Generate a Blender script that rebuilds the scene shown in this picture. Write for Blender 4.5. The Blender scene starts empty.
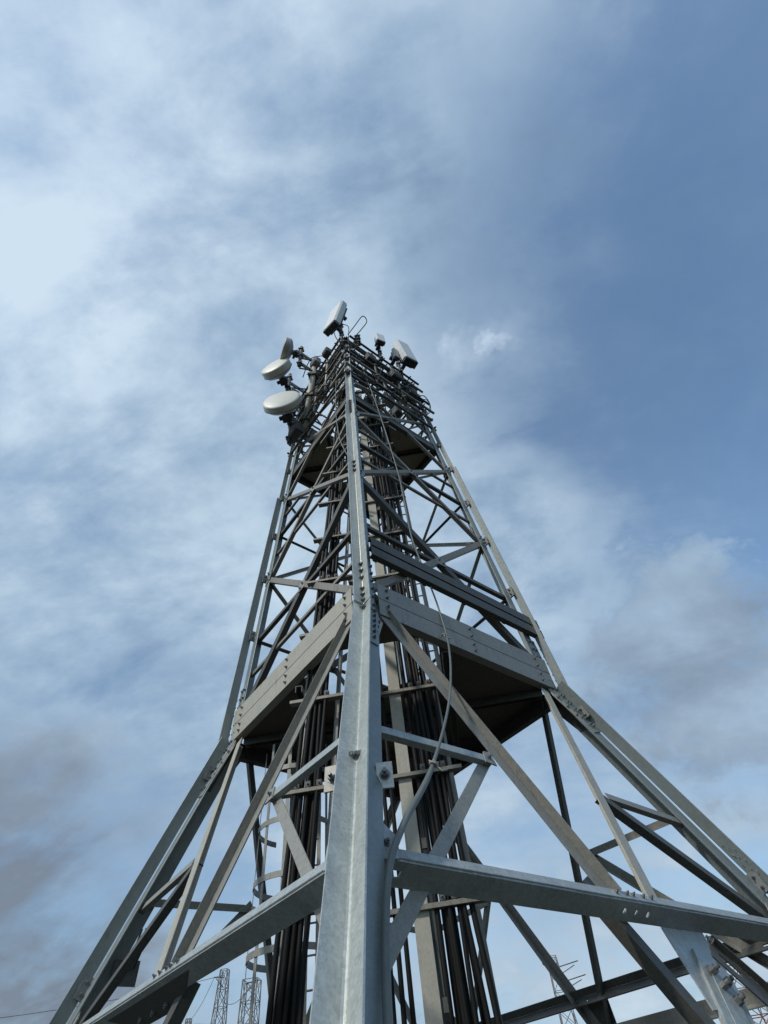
import bpy, bmesh, math, random
from mathutils import Vector as V, Matrix
random.seed(7)
sc = bpy.context.scene
C = sc.collection
UP = V((0, 0, 1))

# ------------------------------------------------------------------ materials
def newmat(name):
    m = bpy.data.materials.new(name); m.use_nodes = True
    nt = m.node_tree
    return m, nt, nt.nodes['Principled BSDF']

def steel(name, base, metallic=.55, rough=.42, var=.28, stain=(.10, .07, .045), stain_amt=.0, spangle=.5, bump=.12, scale=1.0):
    m, nt, b = newmat(name)
    N, L = nt.nodes, nt.links
    tc = N.new('ShaderNodeTexCoord')
    vo = N.new('ShaderNodeTexVoronoi'); vo.inputs['Scale'].default_value = 55 * scale
    n1 = N.new('ShaderNodeTexNoise'); n1.inputs['Scale'].default_value = 2.3 * scale; n1.inputs['Detail'].default_value = 9; n1.inputs['Roughness'].default_value = .68
    n2 = N.new('ShaderNodeTexNoise'); n2.inputs['Scale'].default_value = 19 * scale; n2.inputs['Detail'].default_value = 6; n2.inputs['Roughness'].default_value = .7
    mp = N.new('ShaderNodeMapping'); mp.inputs['Scale'].default_value = (16, 16, 1.1)
    n3 = N.new('ShaderNodeTexNoise'); n3.inputs['Scale'].default_value = 1.6; n3.inputs['Detail'].default_value = 5; n3.inputs['Roughness'].default_value = .6
    L.new(tc.outputs['Object'], vo.inputs['Vector']); L.new(tc.outputs['Object'], n1.inputs['Vector'])
    L.new(tc.outputs['Object'], n2.inputs['Vector']); L.new(tc.outputs['Object'], mp.inputs['Vector']); L.new(mp.outputs[0], n3.inputs['Vector'])
    def math_(op, a, bb):
        q = N.new('ShaderNodeMath'); q.operation = op
        for i, x in enumerate((a, bb)):
            if isinstance(x, (int, float)): q.inputs[i].default_value = x
            else: L.new(x, q.inputs[i])
        return q.outputs[0]
    sep = N.new('ShaderNodeSeparateColor'); L.new(vo.outputs['Color'], sep.inputs[0])
    s = math_('MULTIPLY', math_('SUBTRACT', sep.outputs[0], .5), var * spangle)
    s = math_('ADD', s, math_('MULTIPLY', math_('SUBTRACT', n1.outputs[0], .5), var * 2.2))
    s = math_('ADD', s, math_('MULTIPLY', math_('SUBTRACT', n2.outputs[0], .5), var * 1.1))
    s = math_('ADD', s, math_('MULTIPLY', math_('SUBTRACT', n3.outputs[0], .5), var * 1.3))
    n4 = N.new('ShaderNodeTexNoise'); n4.inputs['Scale'].default_value = 85 * scale; n4.inputs['Detail'].default_value = 3; n4.inputs['Roughness'].default_value = .75
    L.new(tc.outputs['Object'], n4.inputs['Vector'])
    s = math_('ADD', s, math_('MULTIPLY', math_('SUBTRACT', n4.outputs[0], .5), var * 1.5))
    s = math_('ADD', s, 1.0)
    vm = N.new('ShaderNodeVectorMath'); vm.operation = 'SCALE'; vm.inputs[0].default_value = base; L.new(s, vm.inputs['Scale'])
    col = vm.outputs[0]
    if stain_amt > 0:
        mr = N.new('ShaderNodeMapRange'); mr.inputs[1].default_value = .70 - .28 * stain_amt; mr.inputs[2].default_value = .86 - .22 * stain_amt
        mixf = math_('ADD', math_('MULTIPLY', n3.outputs[0], .55), math_('MULTIPLY', n1.outputs[0], .5))
        L.new(mixf, mr.inputs[0])
        mx = N.new('ShaderNodeMix'); mx.data_type = 'RGBA'
        L.new(math_('MULTIPLY', mr.outputs[0], .85), mx.inputs['Factor']); L.new(col, mx.inputs['A']); mx.inputs['B'].default_value = (*stain, 1)
        col = mx.outputs['Result']
    L.new(col, b.inputs['Base Color'])
    b.inputs['Metallic'].default_value = metallic
    rr = math_('ADD', rough, math_('MULTIPLY', math_('SUBTRACT', n2.outputs[0], .5), .3)); L.new(rr, b.inputs['Roughness'])
    bp = N.new('ShaderNodeBump'); bp.inputs['Strength'].default_value = bump; bp.inputs['Distance'].default_value = .004
    L.new(n2.outputs[0], bp.inputs['Height']); L.new(bp.outputs[0], b.inputs['Normal'])
    return m

def plain(name, base, rough=.5, metallic=0, var=.15, scale=8, bump=0.05):
    return steel(name, base, metallic, rough, var, spangle=0, bump=bump, scale=scale / 8)

M = dict(
    leg=steel('galvanised_leg', (.44, .47, .45), .42, .43, .40, (.30, .31, .29), .25, bump=.10),
    legold_shade=steel('weathered_shaded_leg', (.29, .325, .32), .45, .45, .2, (.12, .10, .075), .35),
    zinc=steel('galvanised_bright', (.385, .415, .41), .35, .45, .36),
    old=steel('galvanised_old', (.30, .295, .265), .3, .55, .30, (.10, .075, .05), .5),
    grime=steel('grimy_brace', (.25, .235, .20), .25, .55, .35, (.07, .05, .035), .6),
    tan=steel('galvanised_tan', (.40, .385, .325), .15, .62, .24, (.16, .085, .035), .42),
    bolt=steel('bolt_steel_shaded', (.20, .21, .21), .5, .5, .3),  # darker than the front leg: shade around the bolts put into the colour
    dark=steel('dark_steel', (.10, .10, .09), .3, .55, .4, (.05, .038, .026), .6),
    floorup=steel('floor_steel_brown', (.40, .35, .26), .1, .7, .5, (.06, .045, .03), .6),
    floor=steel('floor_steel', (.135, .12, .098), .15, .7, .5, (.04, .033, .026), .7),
    rubber=plain('black_rubber', (.008, .0075, .007), .58, 0, .4),
    grey=plain('grey_cable', (.13, .15, .145), .5, 0, .3),
    radome=plain('radome_white', (.66, .66, .60), .45, 0, .12, 3),
    shell=plain('dish_shell', (.36, .35, .32), .5, .1, .2, 3),
    panel=plain('panel_white', (.72, .74, .73), .4, 0, .10, 3),
    base=plain('panel_base', (.06, .062, .066), .5, 0, .2, 3),
    box=plain('radio_box', (.27, .28, .28), .5, .2, .25, 3),
    dbox=plain('radio_box_dark', (.075, .077, .08), .5, .2, .25, 3),
    far=plain('far_steel', (.22, .21, .20), .6, .1, .3, .5),
    red=plain('far_red', (.30, .085, .055), .6, 0, .2, .5),
    concrete=plain('concrete', (.34, .33, .31), .9, 0, .25, 6, .3),
)

# ------------------------------------------------------------------ mesh helpers
def frame(d):
    d = d.normalized()
    a = UP if abs(d.z) < .92 else V((0, 1, 0))
    x = a.cross(d).normalized(); y = d.cross(x).normalized()
    return x, y, d

def prism(bm, poly, d):
    "poly: list of points, extruded along vector d"
    a = [bm.verts.new(p) for p in poly]; b = [bm.verts.new(p + d) for p in poly]
    n = len(poly)
    bm.faces.new(a); bm.faces.new(b[::-1])
    for i in range(n):
        bm.faces.new((a[i], b[i], b[(i + 1) % n], a[(i + 1) % n]))

def lbar(bm, p0, p1, a, b, w1, w2, t, r=None, fil=0):
    "angle section: heel on p0-p1, flange w1 along a, flange w2 along b"
    p0, p1 = V(p0), V(p1); ax = (p1 - p0).normalized()
    a = (a - ax * a.dot(ax)).normalized(); b = b - ax * b.dot(ax); b = (b - a * b.dot(a)).normalized()
    r = t * .55 if r is None else r; e = t * .22
    pr = [(0, r), (r * .12, r * .5), (r * .5, r * .12), (r, 0), (w1 - e, 0), (w1, e), (w1, t)] + ([(t + fil, t), (t + fil * .3, t + fil * .3), (t, t + fil)] if fil else [(t, t)]) + [(t, w2), (e, w2), (0, w2 - e)]
    prism(bm, [p0 + a * x + b * y for x, y in pr], p1 - p0)

def ubar(bm, p0, p1, a, b, w, h, t):
    "channel: web along a (width w) centred, flanges along b"
    p0, p1 = V(p0), V(p1); ax = (p1 - p0).normalized()
    a = (a - ax * a.dot(ax)).normalized(); b = b - ax * b.dot(ax); b = (b - a * b.dot(a)).normalized()
    w2 = w / 2
    pr = [(-w2, 0), (w2, 0), (w2, h), (w2 - t, h), (w2 - t, t), (-w2 + t, t), (-w2 + t, h), (-w2, h)]
    prism(bm, [p0 + a * x + b * y for x, y in pr], p1 - p0)

def box(bm, c, x, y, z, sx, sy, sz, bev=0):
    c = V(c); ps = []
    if bev:
        k = [(-1, -1), (1, -1), (1, 1), (-1, 1)]
        poly = []
        for i, (i1, j1) in enumerate(k):
            for q in (0, 1):
                hx, hy = sx / 2, sy / 2
                if (i % 2 == 0) == (q == 0): poly.append((i1 * hx, j1 * (hy - bev)))
                else: poly.append((i1 * (hx - bev), j1 * hy))
        base = [c + x * u + y * v_ for u, v_ in poly]
        # layered: bevelled ends
        def ring(f, dz):
            out = []
            for u, v_ in poly: out.append(bm.verts.new(c + x * (u * f[0]) + y * (v_ * f[1]) + z * dz))
            return out
        fi = ((sx - 1.2 * bev) / sx, (sy - 1.2 * bev) / sy)
        R = [ring(fi, -sz / 2), ring((1, 1), -sz / 2 + bev * .6), ring((1, 1), sz / 2 - bev * .6), ring(fi, sz / 2)]
        n = len(poly)
        for q in range(3):
            for i in range(n): bm.faces.new((R[q][i], R[q][(i + 1) % n], R[q + 1][(i + 1) % n], R[q + 1][i]))
        bm.faces.new(R[0][::-1]); bm.faces.new(R[3])
        return
    prism(bm, [c + x * (i * sx / 2) + y * (j * sy / 2) - z * (sz / 2) for i, j in ((-1, -1), (1, -1), (1, 1), (-1, 1))], z * sz)

def bar(bm, p0, p1, w, t, nrm):
    "flat bar"
    p0, p1 = V(p0), V(p1); ax = (p1 - p0).normalized(); n = (nrm - ax * nrm.dot(ax)).normalized(); s = ax.cross(n)
    prism(bm, [p0 + s * (w / 2) , p0 - s * (w / 2), p0 - s * (w / 2) - n * t, p0 + s * (w / 2) - n * t], p1 - p0)

def plate(bm, poly, n, t):
    prism(bm, [V(p) for p in poly], -n.normalized() * t)

def slotted(bm, o, ax, wd, n, cuts, w, holes, t):
    "flat strip from o along ax (lengths 'cuts'), width w along wd, thickness t along -n; holes = cell indices open in middle row"
    ws = [0, w * .36, w * .64, w]
    key = {}
    def vt(i, j, k):
        if (i, j, k) not in key: key[(i, j, k)] = bm.verts.new(o + ax * cuts[i] + wd * ws[j] - n * (t * k))
        return key[(i, j, k)]
    cells = {(i, j) for i in range(len(cuts) - 1) for j in range(3) if not (j == 1 and i in holes)}
    for i, j in cells:
        bm.faces.new([vt(i, j, 0), vt(i + 1, j, 0), vt(i + 1, j + 1, 0), vt(i, j + 1, 0)])
        bm.faces.new([vt(i, j, 1), vt(i, j + 1, 1), vt(i + 1, j + 1, 1), vt(i + 1, j, 1)])
        for (di, dj, e) in ((-1, 0, ((i, j), (i, j + 1))), (1, 0, ((i + 1, j), (i + 1, j + 1))), (0, -1, ((i, j), (i + 1, j))), (0, 1, ((i, j + 1), (i + 1, j + 1)))):
            if (i + di, j + dj) not in cells:
                p, q = e
                bm.faces.new([vt(*p, 0), vt(*p, 1), vt(*q, 1), vt(*q, 0)])

def tube(bm, pts, r, n=8, cap=True):
    pts = [V(p) for p in pts]; rings = []
    x = None
    for i, p in enumerate(pts):
        d = (pts[min(i + 1, len(pts) - 1)] - pts[max(i - 1, 0)]).normalized()
        if x is None: x, y, _ = frame(d)
        else:
            x = (x - d * x.dot(d)).normalized(); y = d.cross(x)
        rr = r[i] if isinstance(r, (list, tuple)) else r
        rings.append([bm.verts.new(p + x * (rr * math.cos(6.28319 * k / n)) + y * (rr * math.sin(6.28319 * k / n))) for k in range(n)])
    for a, b in zip(rings, rings[1:]):
        for k in range(n):
            f = bm.faces.new((a[k], a[(k + 1) % n], b[(k + 1) % n], b[k])); f.smooth = True
    if cap: bm.faces.new(rings[0][::-1]); bm.faces.new(rings[-1])

def smooth_path(pts, n=6):
    pts = [V(p) for p in pts]; out = []
    for i in range(len(pts) - 1):
        p0, p1, p2, p3 = pts[max(i - 1, 0)], pts[i], pts[i + 1], pts[min(i + 2, len(pts) - 1)]
        for k in range(n):
            t = k / n
            out.append(.5 * ((2 * p1) + (p2 - p0) * t + (2 * p0 - 5 * p1 + 4 * p2 - p3) * t * t + (3 * p1 - p0 - 3 * p2 + p3) * t ** 3))
    return out + [pts[-1]]

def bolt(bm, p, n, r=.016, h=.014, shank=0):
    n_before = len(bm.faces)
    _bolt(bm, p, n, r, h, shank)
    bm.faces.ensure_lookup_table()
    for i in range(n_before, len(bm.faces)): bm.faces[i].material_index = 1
def _bolt(bm, p, n, r, h, shank):
    x, y, z = frame(n); p = V(p)
    def ngon(c, rr, hh, k, ph=0): prism(bm, [c + x * (rr * math.cos(ph + 6.28319 * i / k)) + y * (rr * math.sin(ph + 6.28319 * i / k)) for i in range(k)], z * hh)
    ngon(p - z * .001, r * 1.45, .005, 10)
    ngon(p + z * .004, r, h, 6, random.random())
    if shank: ngon(p + z * (.004 + h), r * .55, shank, 8)

def revolve(bm, c, ax, prof, n=32, smooth=True):
    x, y, z = frame(ax); rings = []
    for (r, h) in prof:
        if r < 1e-5: rings.append([bm.verts.new(c + z * h)])
        else: rings.append([bm.verts.new(c + z * h + x * (r * math.cos(6.28319 * k / n)) + y * (r * math.sin(6.28319 * k / n))) for k in range(n)])
    for a, b in zip(rings, rings[1:]):
        for k in range(n):
            k2 = (k + 1) % n
            vs = [a[k % len(a)], a[k2 % len(a)], b[k2 % len(b)], b[k % len(b)]]
            u = []
            for q in vs:
                if q not in u: u.append(q)
            if len(u) > 2:
                f = bm.faces.new(u); f.smooth = smooth

def obj(name, bm, mat, parent=None):
    bmesh.ops.recalc_face_normals(bm, faces=bm.faces)
    me = bpy.data.meshes.new(name); bm.to_mesh(me); bm.free()
    o = bpy.data.objects.new(name, me); C.objects.link(o)
    me.materials.append(M[mat] if isinstance(mat, str) else mat)
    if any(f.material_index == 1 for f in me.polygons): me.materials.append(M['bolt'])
    if parent is not None:
        o.parent = parent; root = parent
        while root.parent is not None: root = root.parent
        if root.type == 'EMPTY': me.transform(Matrix.Translation(-root.location))
    return o
def tag(o, label=None, cat=None, group=None, kind=None):
    for k, x in (('label', label), ('category', cat), ('group', group), ('kind', kind)):
        if x: o[k] = x
    return o
def thing(name, loc, label, cat, group=None):
    o = bpy.data.objects.new(name, None); C.objects.link(o); o.location = loc; o.empty_display_size = .3
    return tag(o, label, cat, group)
B = bmesh.new

# ------------------------------------------------------------------ tower geometry
ZK, ZT = 5.6, 17.05
def rad(z): return 2.420 + .46747 * (ZK - z) if z < ZK else 2.420 - .0628 * (z - ZK)
DIR = [V((0, -1, 0)), V((1, 0, 0)), V((0, 1, 0)), V((-1, 0, 0))]       # front, right, back, left legs
def corner(k, z): return DIR[k % 4] * rad(z) + UP * z
class Face:
    def __init__(s, a, b): s.a, s.b = a, b
    def P(s, u, z, off=0): return corner(s.a, z).lerp(corner(s.b, z), u) + s.n(z) * off
    def t(s): return (corner(s.b, 1) - corner(s.a, 1)).normalized()
    def n(s, z):
        zz = (0, 2) if z < ZK else (7, 9)
        e = corner(s.a, zz[1]) - corner(s.a, zz[0]); q = s.t().cross(e).normalized()
        o = (DIR[s.a] + DIR[s.b]); return q if q.dot(o) > 0 else -q
    def upv(s, z): return s.n(z).cross(s.t()) * (1 if s.n(z).cross(s.t()).z > 0 else -1)
FR, FL, BR, BL = Face(0, 1), Face(0, 3), Face(2, 1), Face(2, 3)
FACES = [FR, FL, BR, BL]

tower = thing('lattice_tower', (0, 0, 0), 'tall galvanised steel lattice tower with four legs, diagonal bracing and two platforms', 'tower')

# legs: cruciform of two angles heel to heel, the outer one opening outwards
def other_dirs(k): return [(DIR[(k + 1) % 4] - DIR[k]).normalized(), (DIR[(k + 3) % 4] - DIR[k]).normalized()]
def outn(k, d, z):
    for F in FACES:
        if k in (F.a, F.b) and abs(F.t().dot(d)) > .99: return F.n(z)
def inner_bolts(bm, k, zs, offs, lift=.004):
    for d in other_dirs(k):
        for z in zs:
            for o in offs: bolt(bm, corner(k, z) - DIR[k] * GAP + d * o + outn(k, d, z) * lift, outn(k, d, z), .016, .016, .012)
def outer_bolts(bm, k, zs, offs, lift=0):
    d1, d2 = other_dirs(k)
    for d, e in ((d1, d2), (d2, d1)):
        for z in zs:
            for o in offs: bolt(bm, corner(k, z) - d * o - e * (OT + lift), -e, .021, .024, .022)
GAP, OT = .014, .013
for k in range(4):
    lm = 'leg' if k == 0 else 'legold_shade'  # same outer angle; shade on the other legs put into a darker colour
    bm = B(); d1, d2 = other_dirs(k); g = -DIR[k] * GAP
    lbar(bm, corner(k, .12) + g, corner(k, ZK) + g, d1, d2, .20, .20, .018, .02)
    leg = obj('leg', bm, 'legold_shade', tower)
    bm = B()
    lbar(bm, corner(k, ZK) + g, corner(k, ZT) + g, d1, d2, .155, .155, .015, .018)
    obj('upper_leg', bm, 'legold_shade', leg)
    bm = B()
    lbar(bm, corner(k, .12), corner(k, ZK), -d1, -d2, .152, .152, OT, .01, .016)
    outer_bolts(bm, k, [1.6, 2.2, 2.75, 3.28, 4.3, 4.85, 5.49] if k else [3.28, 5.49], (.05,))
    obj('outer_angle', bm, lm, leg)
    bm = B(); off = DIR[k] * .028
    lbar(bm, corner(k, ZK - .03) + off, corner(k, 11.6) + off, -d1, -d2, .142, .142, OT, .01, .007)
    outer_bolts(bm, k, [5.63, 5.72, 5.82, 6.02, 6.15, 6.28, 8.75, 8.9, 9.05, 11.3, 11.42, 11.54], (.05,), .021)
    obj('upper_outer_angle', bm, lm, leg)
    bm = B(); off = DIR[k] * .008
    lbar(bm, corner(k, 11.603) + off, corner(k, ZT) + off, -d1, -d2, .112, .112, .011, .01, .012)
    outer_bolts(bm, k, [11.7, 11.82, 11.94, 13.9, 14.1, 15.4, 16.7], (.045,), .006)
    obj('top_outer_angle', bm, lm, leg)
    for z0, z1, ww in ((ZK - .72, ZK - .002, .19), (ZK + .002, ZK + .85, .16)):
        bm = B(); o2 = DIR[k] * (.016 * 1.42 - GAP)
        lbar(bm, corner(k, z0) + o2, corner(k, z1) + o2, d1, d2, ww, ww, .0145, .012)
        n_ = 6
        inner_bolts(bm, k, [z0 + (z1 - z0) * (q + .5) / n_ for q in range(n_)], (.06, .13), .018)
        obj('splice_plate', bm, 'legold_shade', leg)
    bm = B(); c = corner(k, 0)
    prism(bm, [V((c.x + .45 * i, c.y + .45 * j, -.3)) for i, j in ((-1, -1), (1, -1), (1, 1), (-1, 1))], UP * .4)
    obj('footing', bm, 'concrete', leg)
    bm = B(); box(bm, corner(k, .11) - DIR[k] * .02, V((1, 0, 0)), V((0, 1, 0)), UP, .5, .5, .02); obj('base_plate', bm, 'old', leg)
    if k in (1, 3):       # spacer clips in the slit between the two angles
        F = FR if k == 1 else FL
        for z in (3.05, 5.15, 7.5, 8.9, 10.2, 11.6, 12.8):
            bm = B(); nn = F.n(z); c = corner(k, z) + F.t() * (-.02) + nn * .03
            box(bm, c, F.t(), F.upv(z), nn, .028, .20, .10); bolt(bm, c + F.upv(z) * .05 - F.t() * .014, -F.t(), .016, .018, .03); bolt(bm, c - F.upv(z) * .05 - F.t() * .014, -F.t(), .016, .018, .03)
            obj('spacer_clip', bm, 'bolt', leg)

# weld-stamped letters on the right leg flange: shallow illegible raised beads
bm = B()
for i in range(9):
    z = 3.42 - i * .035
    e_ = (DIR[1] - DIR[2]).normalized(); n_ = (DIR[0] - DIR[1]).normalized()
    p = corner(1, z) + e_ * (.05 + .03 * (i % 3)) + n_ * OT
    q = [p + e_ * random.uniform(-.012, .012) + FR.upv(z) * random.uniform(-.016, .016) for _ in range(4)]
    tube(bm, q, .0028, 5)
obj('stamp_lettering', bm, 'legold_shade', tower)

INS = -.019    # inside the leg flange
def gusset(F, pts, off, mat='old', bolts=(), t=.012, name='gusset_plate', parent=tower):
    bm = B(); zm = sum(p[1] for p in pts) / len(pts); n = F.n(zm)
    plate(bm, [F.P(u, z, off) for u, z in pts], n, t)
    for u, z in bolts: bolt(bm, F.P(u, z, off), n, .017, .016, .014)
    return obj(name, bm, mat, parent)

# ---- lower section -----------------------------------------------------------
APEX = {FR: (.50, 2.33), FL: (.50, 2.40), BR: (.50, 2.24), BL: (.50, 2.30)}
def member(F, u0, z0, u1, z1, w, w2, t, mat, name, off=INS, off1=None, flip=False, outward=False, parent=tower, sect='L'):
    n = F.n((z0 + z1) / 2 if (z0 < ZK) == (z1 < ZK) else min(z0, z1))
    p0, p1 = F.P(u0, z0, off), F.P(u1, z1, off if off1 is None else off1)
    ax = (p1 - p0).normalized(); a = n.cross(ax)
    if a.z < 0: a = -a
    if flip: a = -a
    bm = B()
    heel = -a * (w / 2)
    lbar(bm, p0 + heel, p1 + heel, a, n if outward else -n, w, w2, t)
    return obj(name, bm, mat, parent)

def girt(F, z, mat):
    "angle girt turned so that its wide flange hangs inwards and down, slotted at the leg end"
    n = F.n(2); a = F.P(.045, z, -.03); b = F.P(.955, z, -.03); ax = (b - a).normalized(); Ln = (b - a).length
    th = math.radians(14); upf = F.upv(2) * math.cos(th) - n * math.sin(th); inw = -n * math.cos(th) - F.upv(2) * math.sin(th)
    bm = B()
    q = upf.cross(ax); q = q if q.dot(n) < 0 else -q
    prism(bm, [a, a + upf * .003 - q * .003, a + upf * .074, a + upf * .078 + q * .003, a + upf * .078 + q * .011, a + q * .011], b - a)
    mid = Ln * .5; e_ = .022
    cuts = [0, .07, .145, mid - .17, mid - .17 + e_ * 1.4, mid - .02, mid - .02 + e_ * 1.4, mid + .13, mid + .13 + e_ * 1.4, Ln - .16, Ln - .08, Ln]
    slotted(bm, a + inw * .0115, ax, inw, upf, cuts, .155, {1, 3, 5, 7, 9}, .012)
    for s_ in (mid - .25, mid - .12, mid - .04, mid + .09, mid + .2): bolt(bm, a + ax * s_ + upf * .042 - q * .002, -q, .012, .014, .012)
    return obj('girt', bm, mat, tower)

for F in FACES:
    front = F in (FR, FL)
    au, az = APEX[F]
    ZG = 2.67
    zt = 5.95
    U = lambda z: .035 + (au - .035) * (zt - z) / (zt - az)          # left V arm
    Vv = lambda z: 1 - U(z)
    zl = ZG + .03 if front else az
    if front:
        member(F, U(5.9), 5.9, U(zl), zl, .15, .085, .012, 'old', 'diagonal_brace', off=-.10, flip=True, outward=True)
        d = member(F, Vv(5.5), 5.5, Vv(zl), zl, .13, .10, .011, 'tan', 'diagonal_brace', off=-.045)
        if F is FL: d['label'] = 'tan diagonal brace with a brown rusty top end'
        # their short lower halves hang behind the girt
        member(F, U(2.62) - .005 + (0 if F is FR else .02), 2.93 if F is FR else 2.72, .60, 1.2, .12, .10, .011, 'dark', 'hanger_brace', off=-.215)
    else:
        member(F, U(5.55), 5.55, U(zl), zl, .11, .09, .01, 'old', 'diagonal_brace', off=-.03)
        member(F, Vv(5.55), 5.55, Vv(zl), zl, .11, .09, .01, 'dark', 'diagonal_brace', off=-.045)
    zr = 3.75 if front else 3.83
    member(F, .03, zr - .05, U(zr), zr, .075, .06, .008, 'zinc' if front else 'old', 'redundant_brace', off=-.055)
    member(F, .975, zr - .04, Vv(zr), zr, .075, .06, .008, 'old', 'redundant_brace', off=-.055)
    member(F, U(zr) + .003, zr + .05, .015, 1.95, .10, .07, .009, 'old', 'redundant_brace', off=-.095 if front else -.062, off1=-.24 if front else None)
    if front: member(F, .655, zr + .0, .975, 2.60, .095, .085, .009, 'dark', 'redundant_brace', off=-.062)
    else: member(F, Vv(zr) - .003, zr + .05, .978, 1.95, .09, .075, .009, 'old', 'redundant_brace', off=-.062)
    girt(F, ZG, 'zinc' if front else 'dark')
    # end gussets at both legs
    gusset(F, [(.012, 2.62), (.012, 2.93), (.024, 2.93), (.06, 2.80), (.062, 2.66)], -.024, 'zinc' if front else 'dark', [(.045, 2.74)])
    gusset(F, [(.988, 2.62), (.988, 2.93), (.976, 2.93), (.94, 2.80), (.938, 2.66)], -.024, 'old', [(.955, 2.74)])
    # below the girt: diagonals to the leg feet
    member(F, .66 if front else .57, 2.05 if front else 2.2, .975, .25, .12, .10, .011, 'dark', 'diagonal_brace', off=-.09)
    member(F, .40, 1.75, .03, .25, .12, .10, .011, 'old', 'diagonal_brace', off=-.09)
    # small plates with bolts where redundants meet the diagonals
    if front: gusset(F, [(U(zr) - .022, zr - .06), (U(zr) + .006, zr - .07), (U(zr) + .002, zr + .07), (U(zr) - .016, zr + .06)], -.045, 'old', [(U(zr) - .008, zr)])
    # plates under the platform corners
    for s in (0, 1):
        q = (lambda u: u) if s == 0 else (lambda u: 1 - u)
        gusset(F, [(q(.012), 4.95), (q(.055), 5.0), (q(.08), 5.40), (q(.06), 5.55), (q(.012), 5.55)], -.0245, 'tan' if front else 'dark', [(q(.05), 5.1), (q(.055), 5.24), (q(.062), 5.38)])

# bright gusset and channel hanging below the right-front girt, with big bolts
n = FR.n(2)
gusset(FR, [(.575, 2.68), (.69, 2.68), (.655, 2.25), (.595, 2.12), (.555, 2.12)], -.19, 'zinc', [], name='hanger_plate')
bm = B()
p0, p1 = FR.P(.632, 2.40, -.165), FR.P(.515, 1.35, -.165)
ax = (p1 - p0).normalized(); a = n.cross(ax)
ubar(bm, p0, p1, a, -n, .33, .05, .012)
bar(bm, p0 + (p1 - p0) * .08 + n * .011, p1 + n * .011, .17, .009, n)
for s_, o in ((.10, -.07), (.125, .03), (.17, -.03), (.21, .06)):
    bolt(bm, p0 + (p1 - p0) * s_ + a * o + n * .006, n, .03, .04, .035)
obj('hanger_channel', bm, 'zinc', tower)
# dark slotted stub angle beside it
bm = B()
p0 = FR.P(.60, 2.40, -.03); p1 = FR.P(.705, 1.72, -.03); ax = (p1 - p0).normalized(); wd = n.cross(ax); wd = wd if wd.z > 0 else -wd
L_ = (p1 - p0).length
slotted(bm, p0 - wd * .08, ax, wd, n, [0, .07, .24, L_], .17, {1}, .011)
prism(bm, [p0 + wd * .091, p0 + wd * .091 + n * .05, p0 + wd * .101 + n * .05, p0 + wd * .101], p1 - p0)
bolt(bm, p0 + ax * .02 + wd * .09 + n * .01, ax * -1, .022, .02, .02)
obj('stub_brace', bm, 'dark', tower)
th = math.radians(14); nn = FL.n(2); inw = -nn * math.cos(th) - FL.upv(2) * math.sin(th); dn = (FL.upv(2) * math.cos(th) - nn * math.sin(th))
bm = B(); prism(bm, [FL.P(u, 2.67, -.03) + inw * q - dn * .004 for u, q in ((.42, .06), (.48, .22), (.52, .27), (.66, .27), (.74, .06))], dn * -.012)
for u, q in ((.54, .2), (.59, .2), (.64, .2)): bolt(bm, FL.P(u, 2.67, -.03) + inw * q - dn * .016, -dn, .018, .016, .01)
obj('hanger_plate', bm, 'dark', tower)
for F in (BR, BL):
    gusset(F, [(.46, 2.60), (.54, 2.60), (.53, 2.3), (.47, 2.3)], -.02, 'dark', [(.48, 2.5), (.52, 2.5)], name='hanger_plate')
    member(F, .04, 2.35, .96, 2.35, .13, .11, .012, 'old', 'lower_girt', off=-.12)
# clamp plates either side of the front leg
for F, u, z in ((FR, .043, 3.18), (FL, .055, 3.25)):
    bm = B(); nn = V((.12 if F is FR else -.12, -1, .12)).normalized(); c = F.P(u, z, .02); xx = UP.cross(nn).normalized() * -1; yy = nn.cross(xx); yy = yy if yy.z > 0 else -yy
    plate(bm, [c + xx * x + yy * y for x, y in ((-.055, -.09), (.055, -.09), (.055, .09), (-.055, .09))], nn, .014)
    bolt(bm, c, nn, .026, .03, .03)
    obj('clamp_plate', bm, 'old' if F is FL else 'leg', tower)
# dark bracket on the left leg inside
bm = B(); c = BL.P(.945, 3.2, -.1)
box(bm, c, BL.t(), BL.n(3), UP, .28, .02, .22)
for k_ in range(3): tube(bm, [c + V((.05 * k_, -.02, .02)), c + V((.1 + .06 * k_, -.1, .14 + .05 * k_)), c + V((.16 + .05 * k_, -.14, .34))], .012, 6)
obj('bracket', bm, 'dark', tower)

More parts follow.
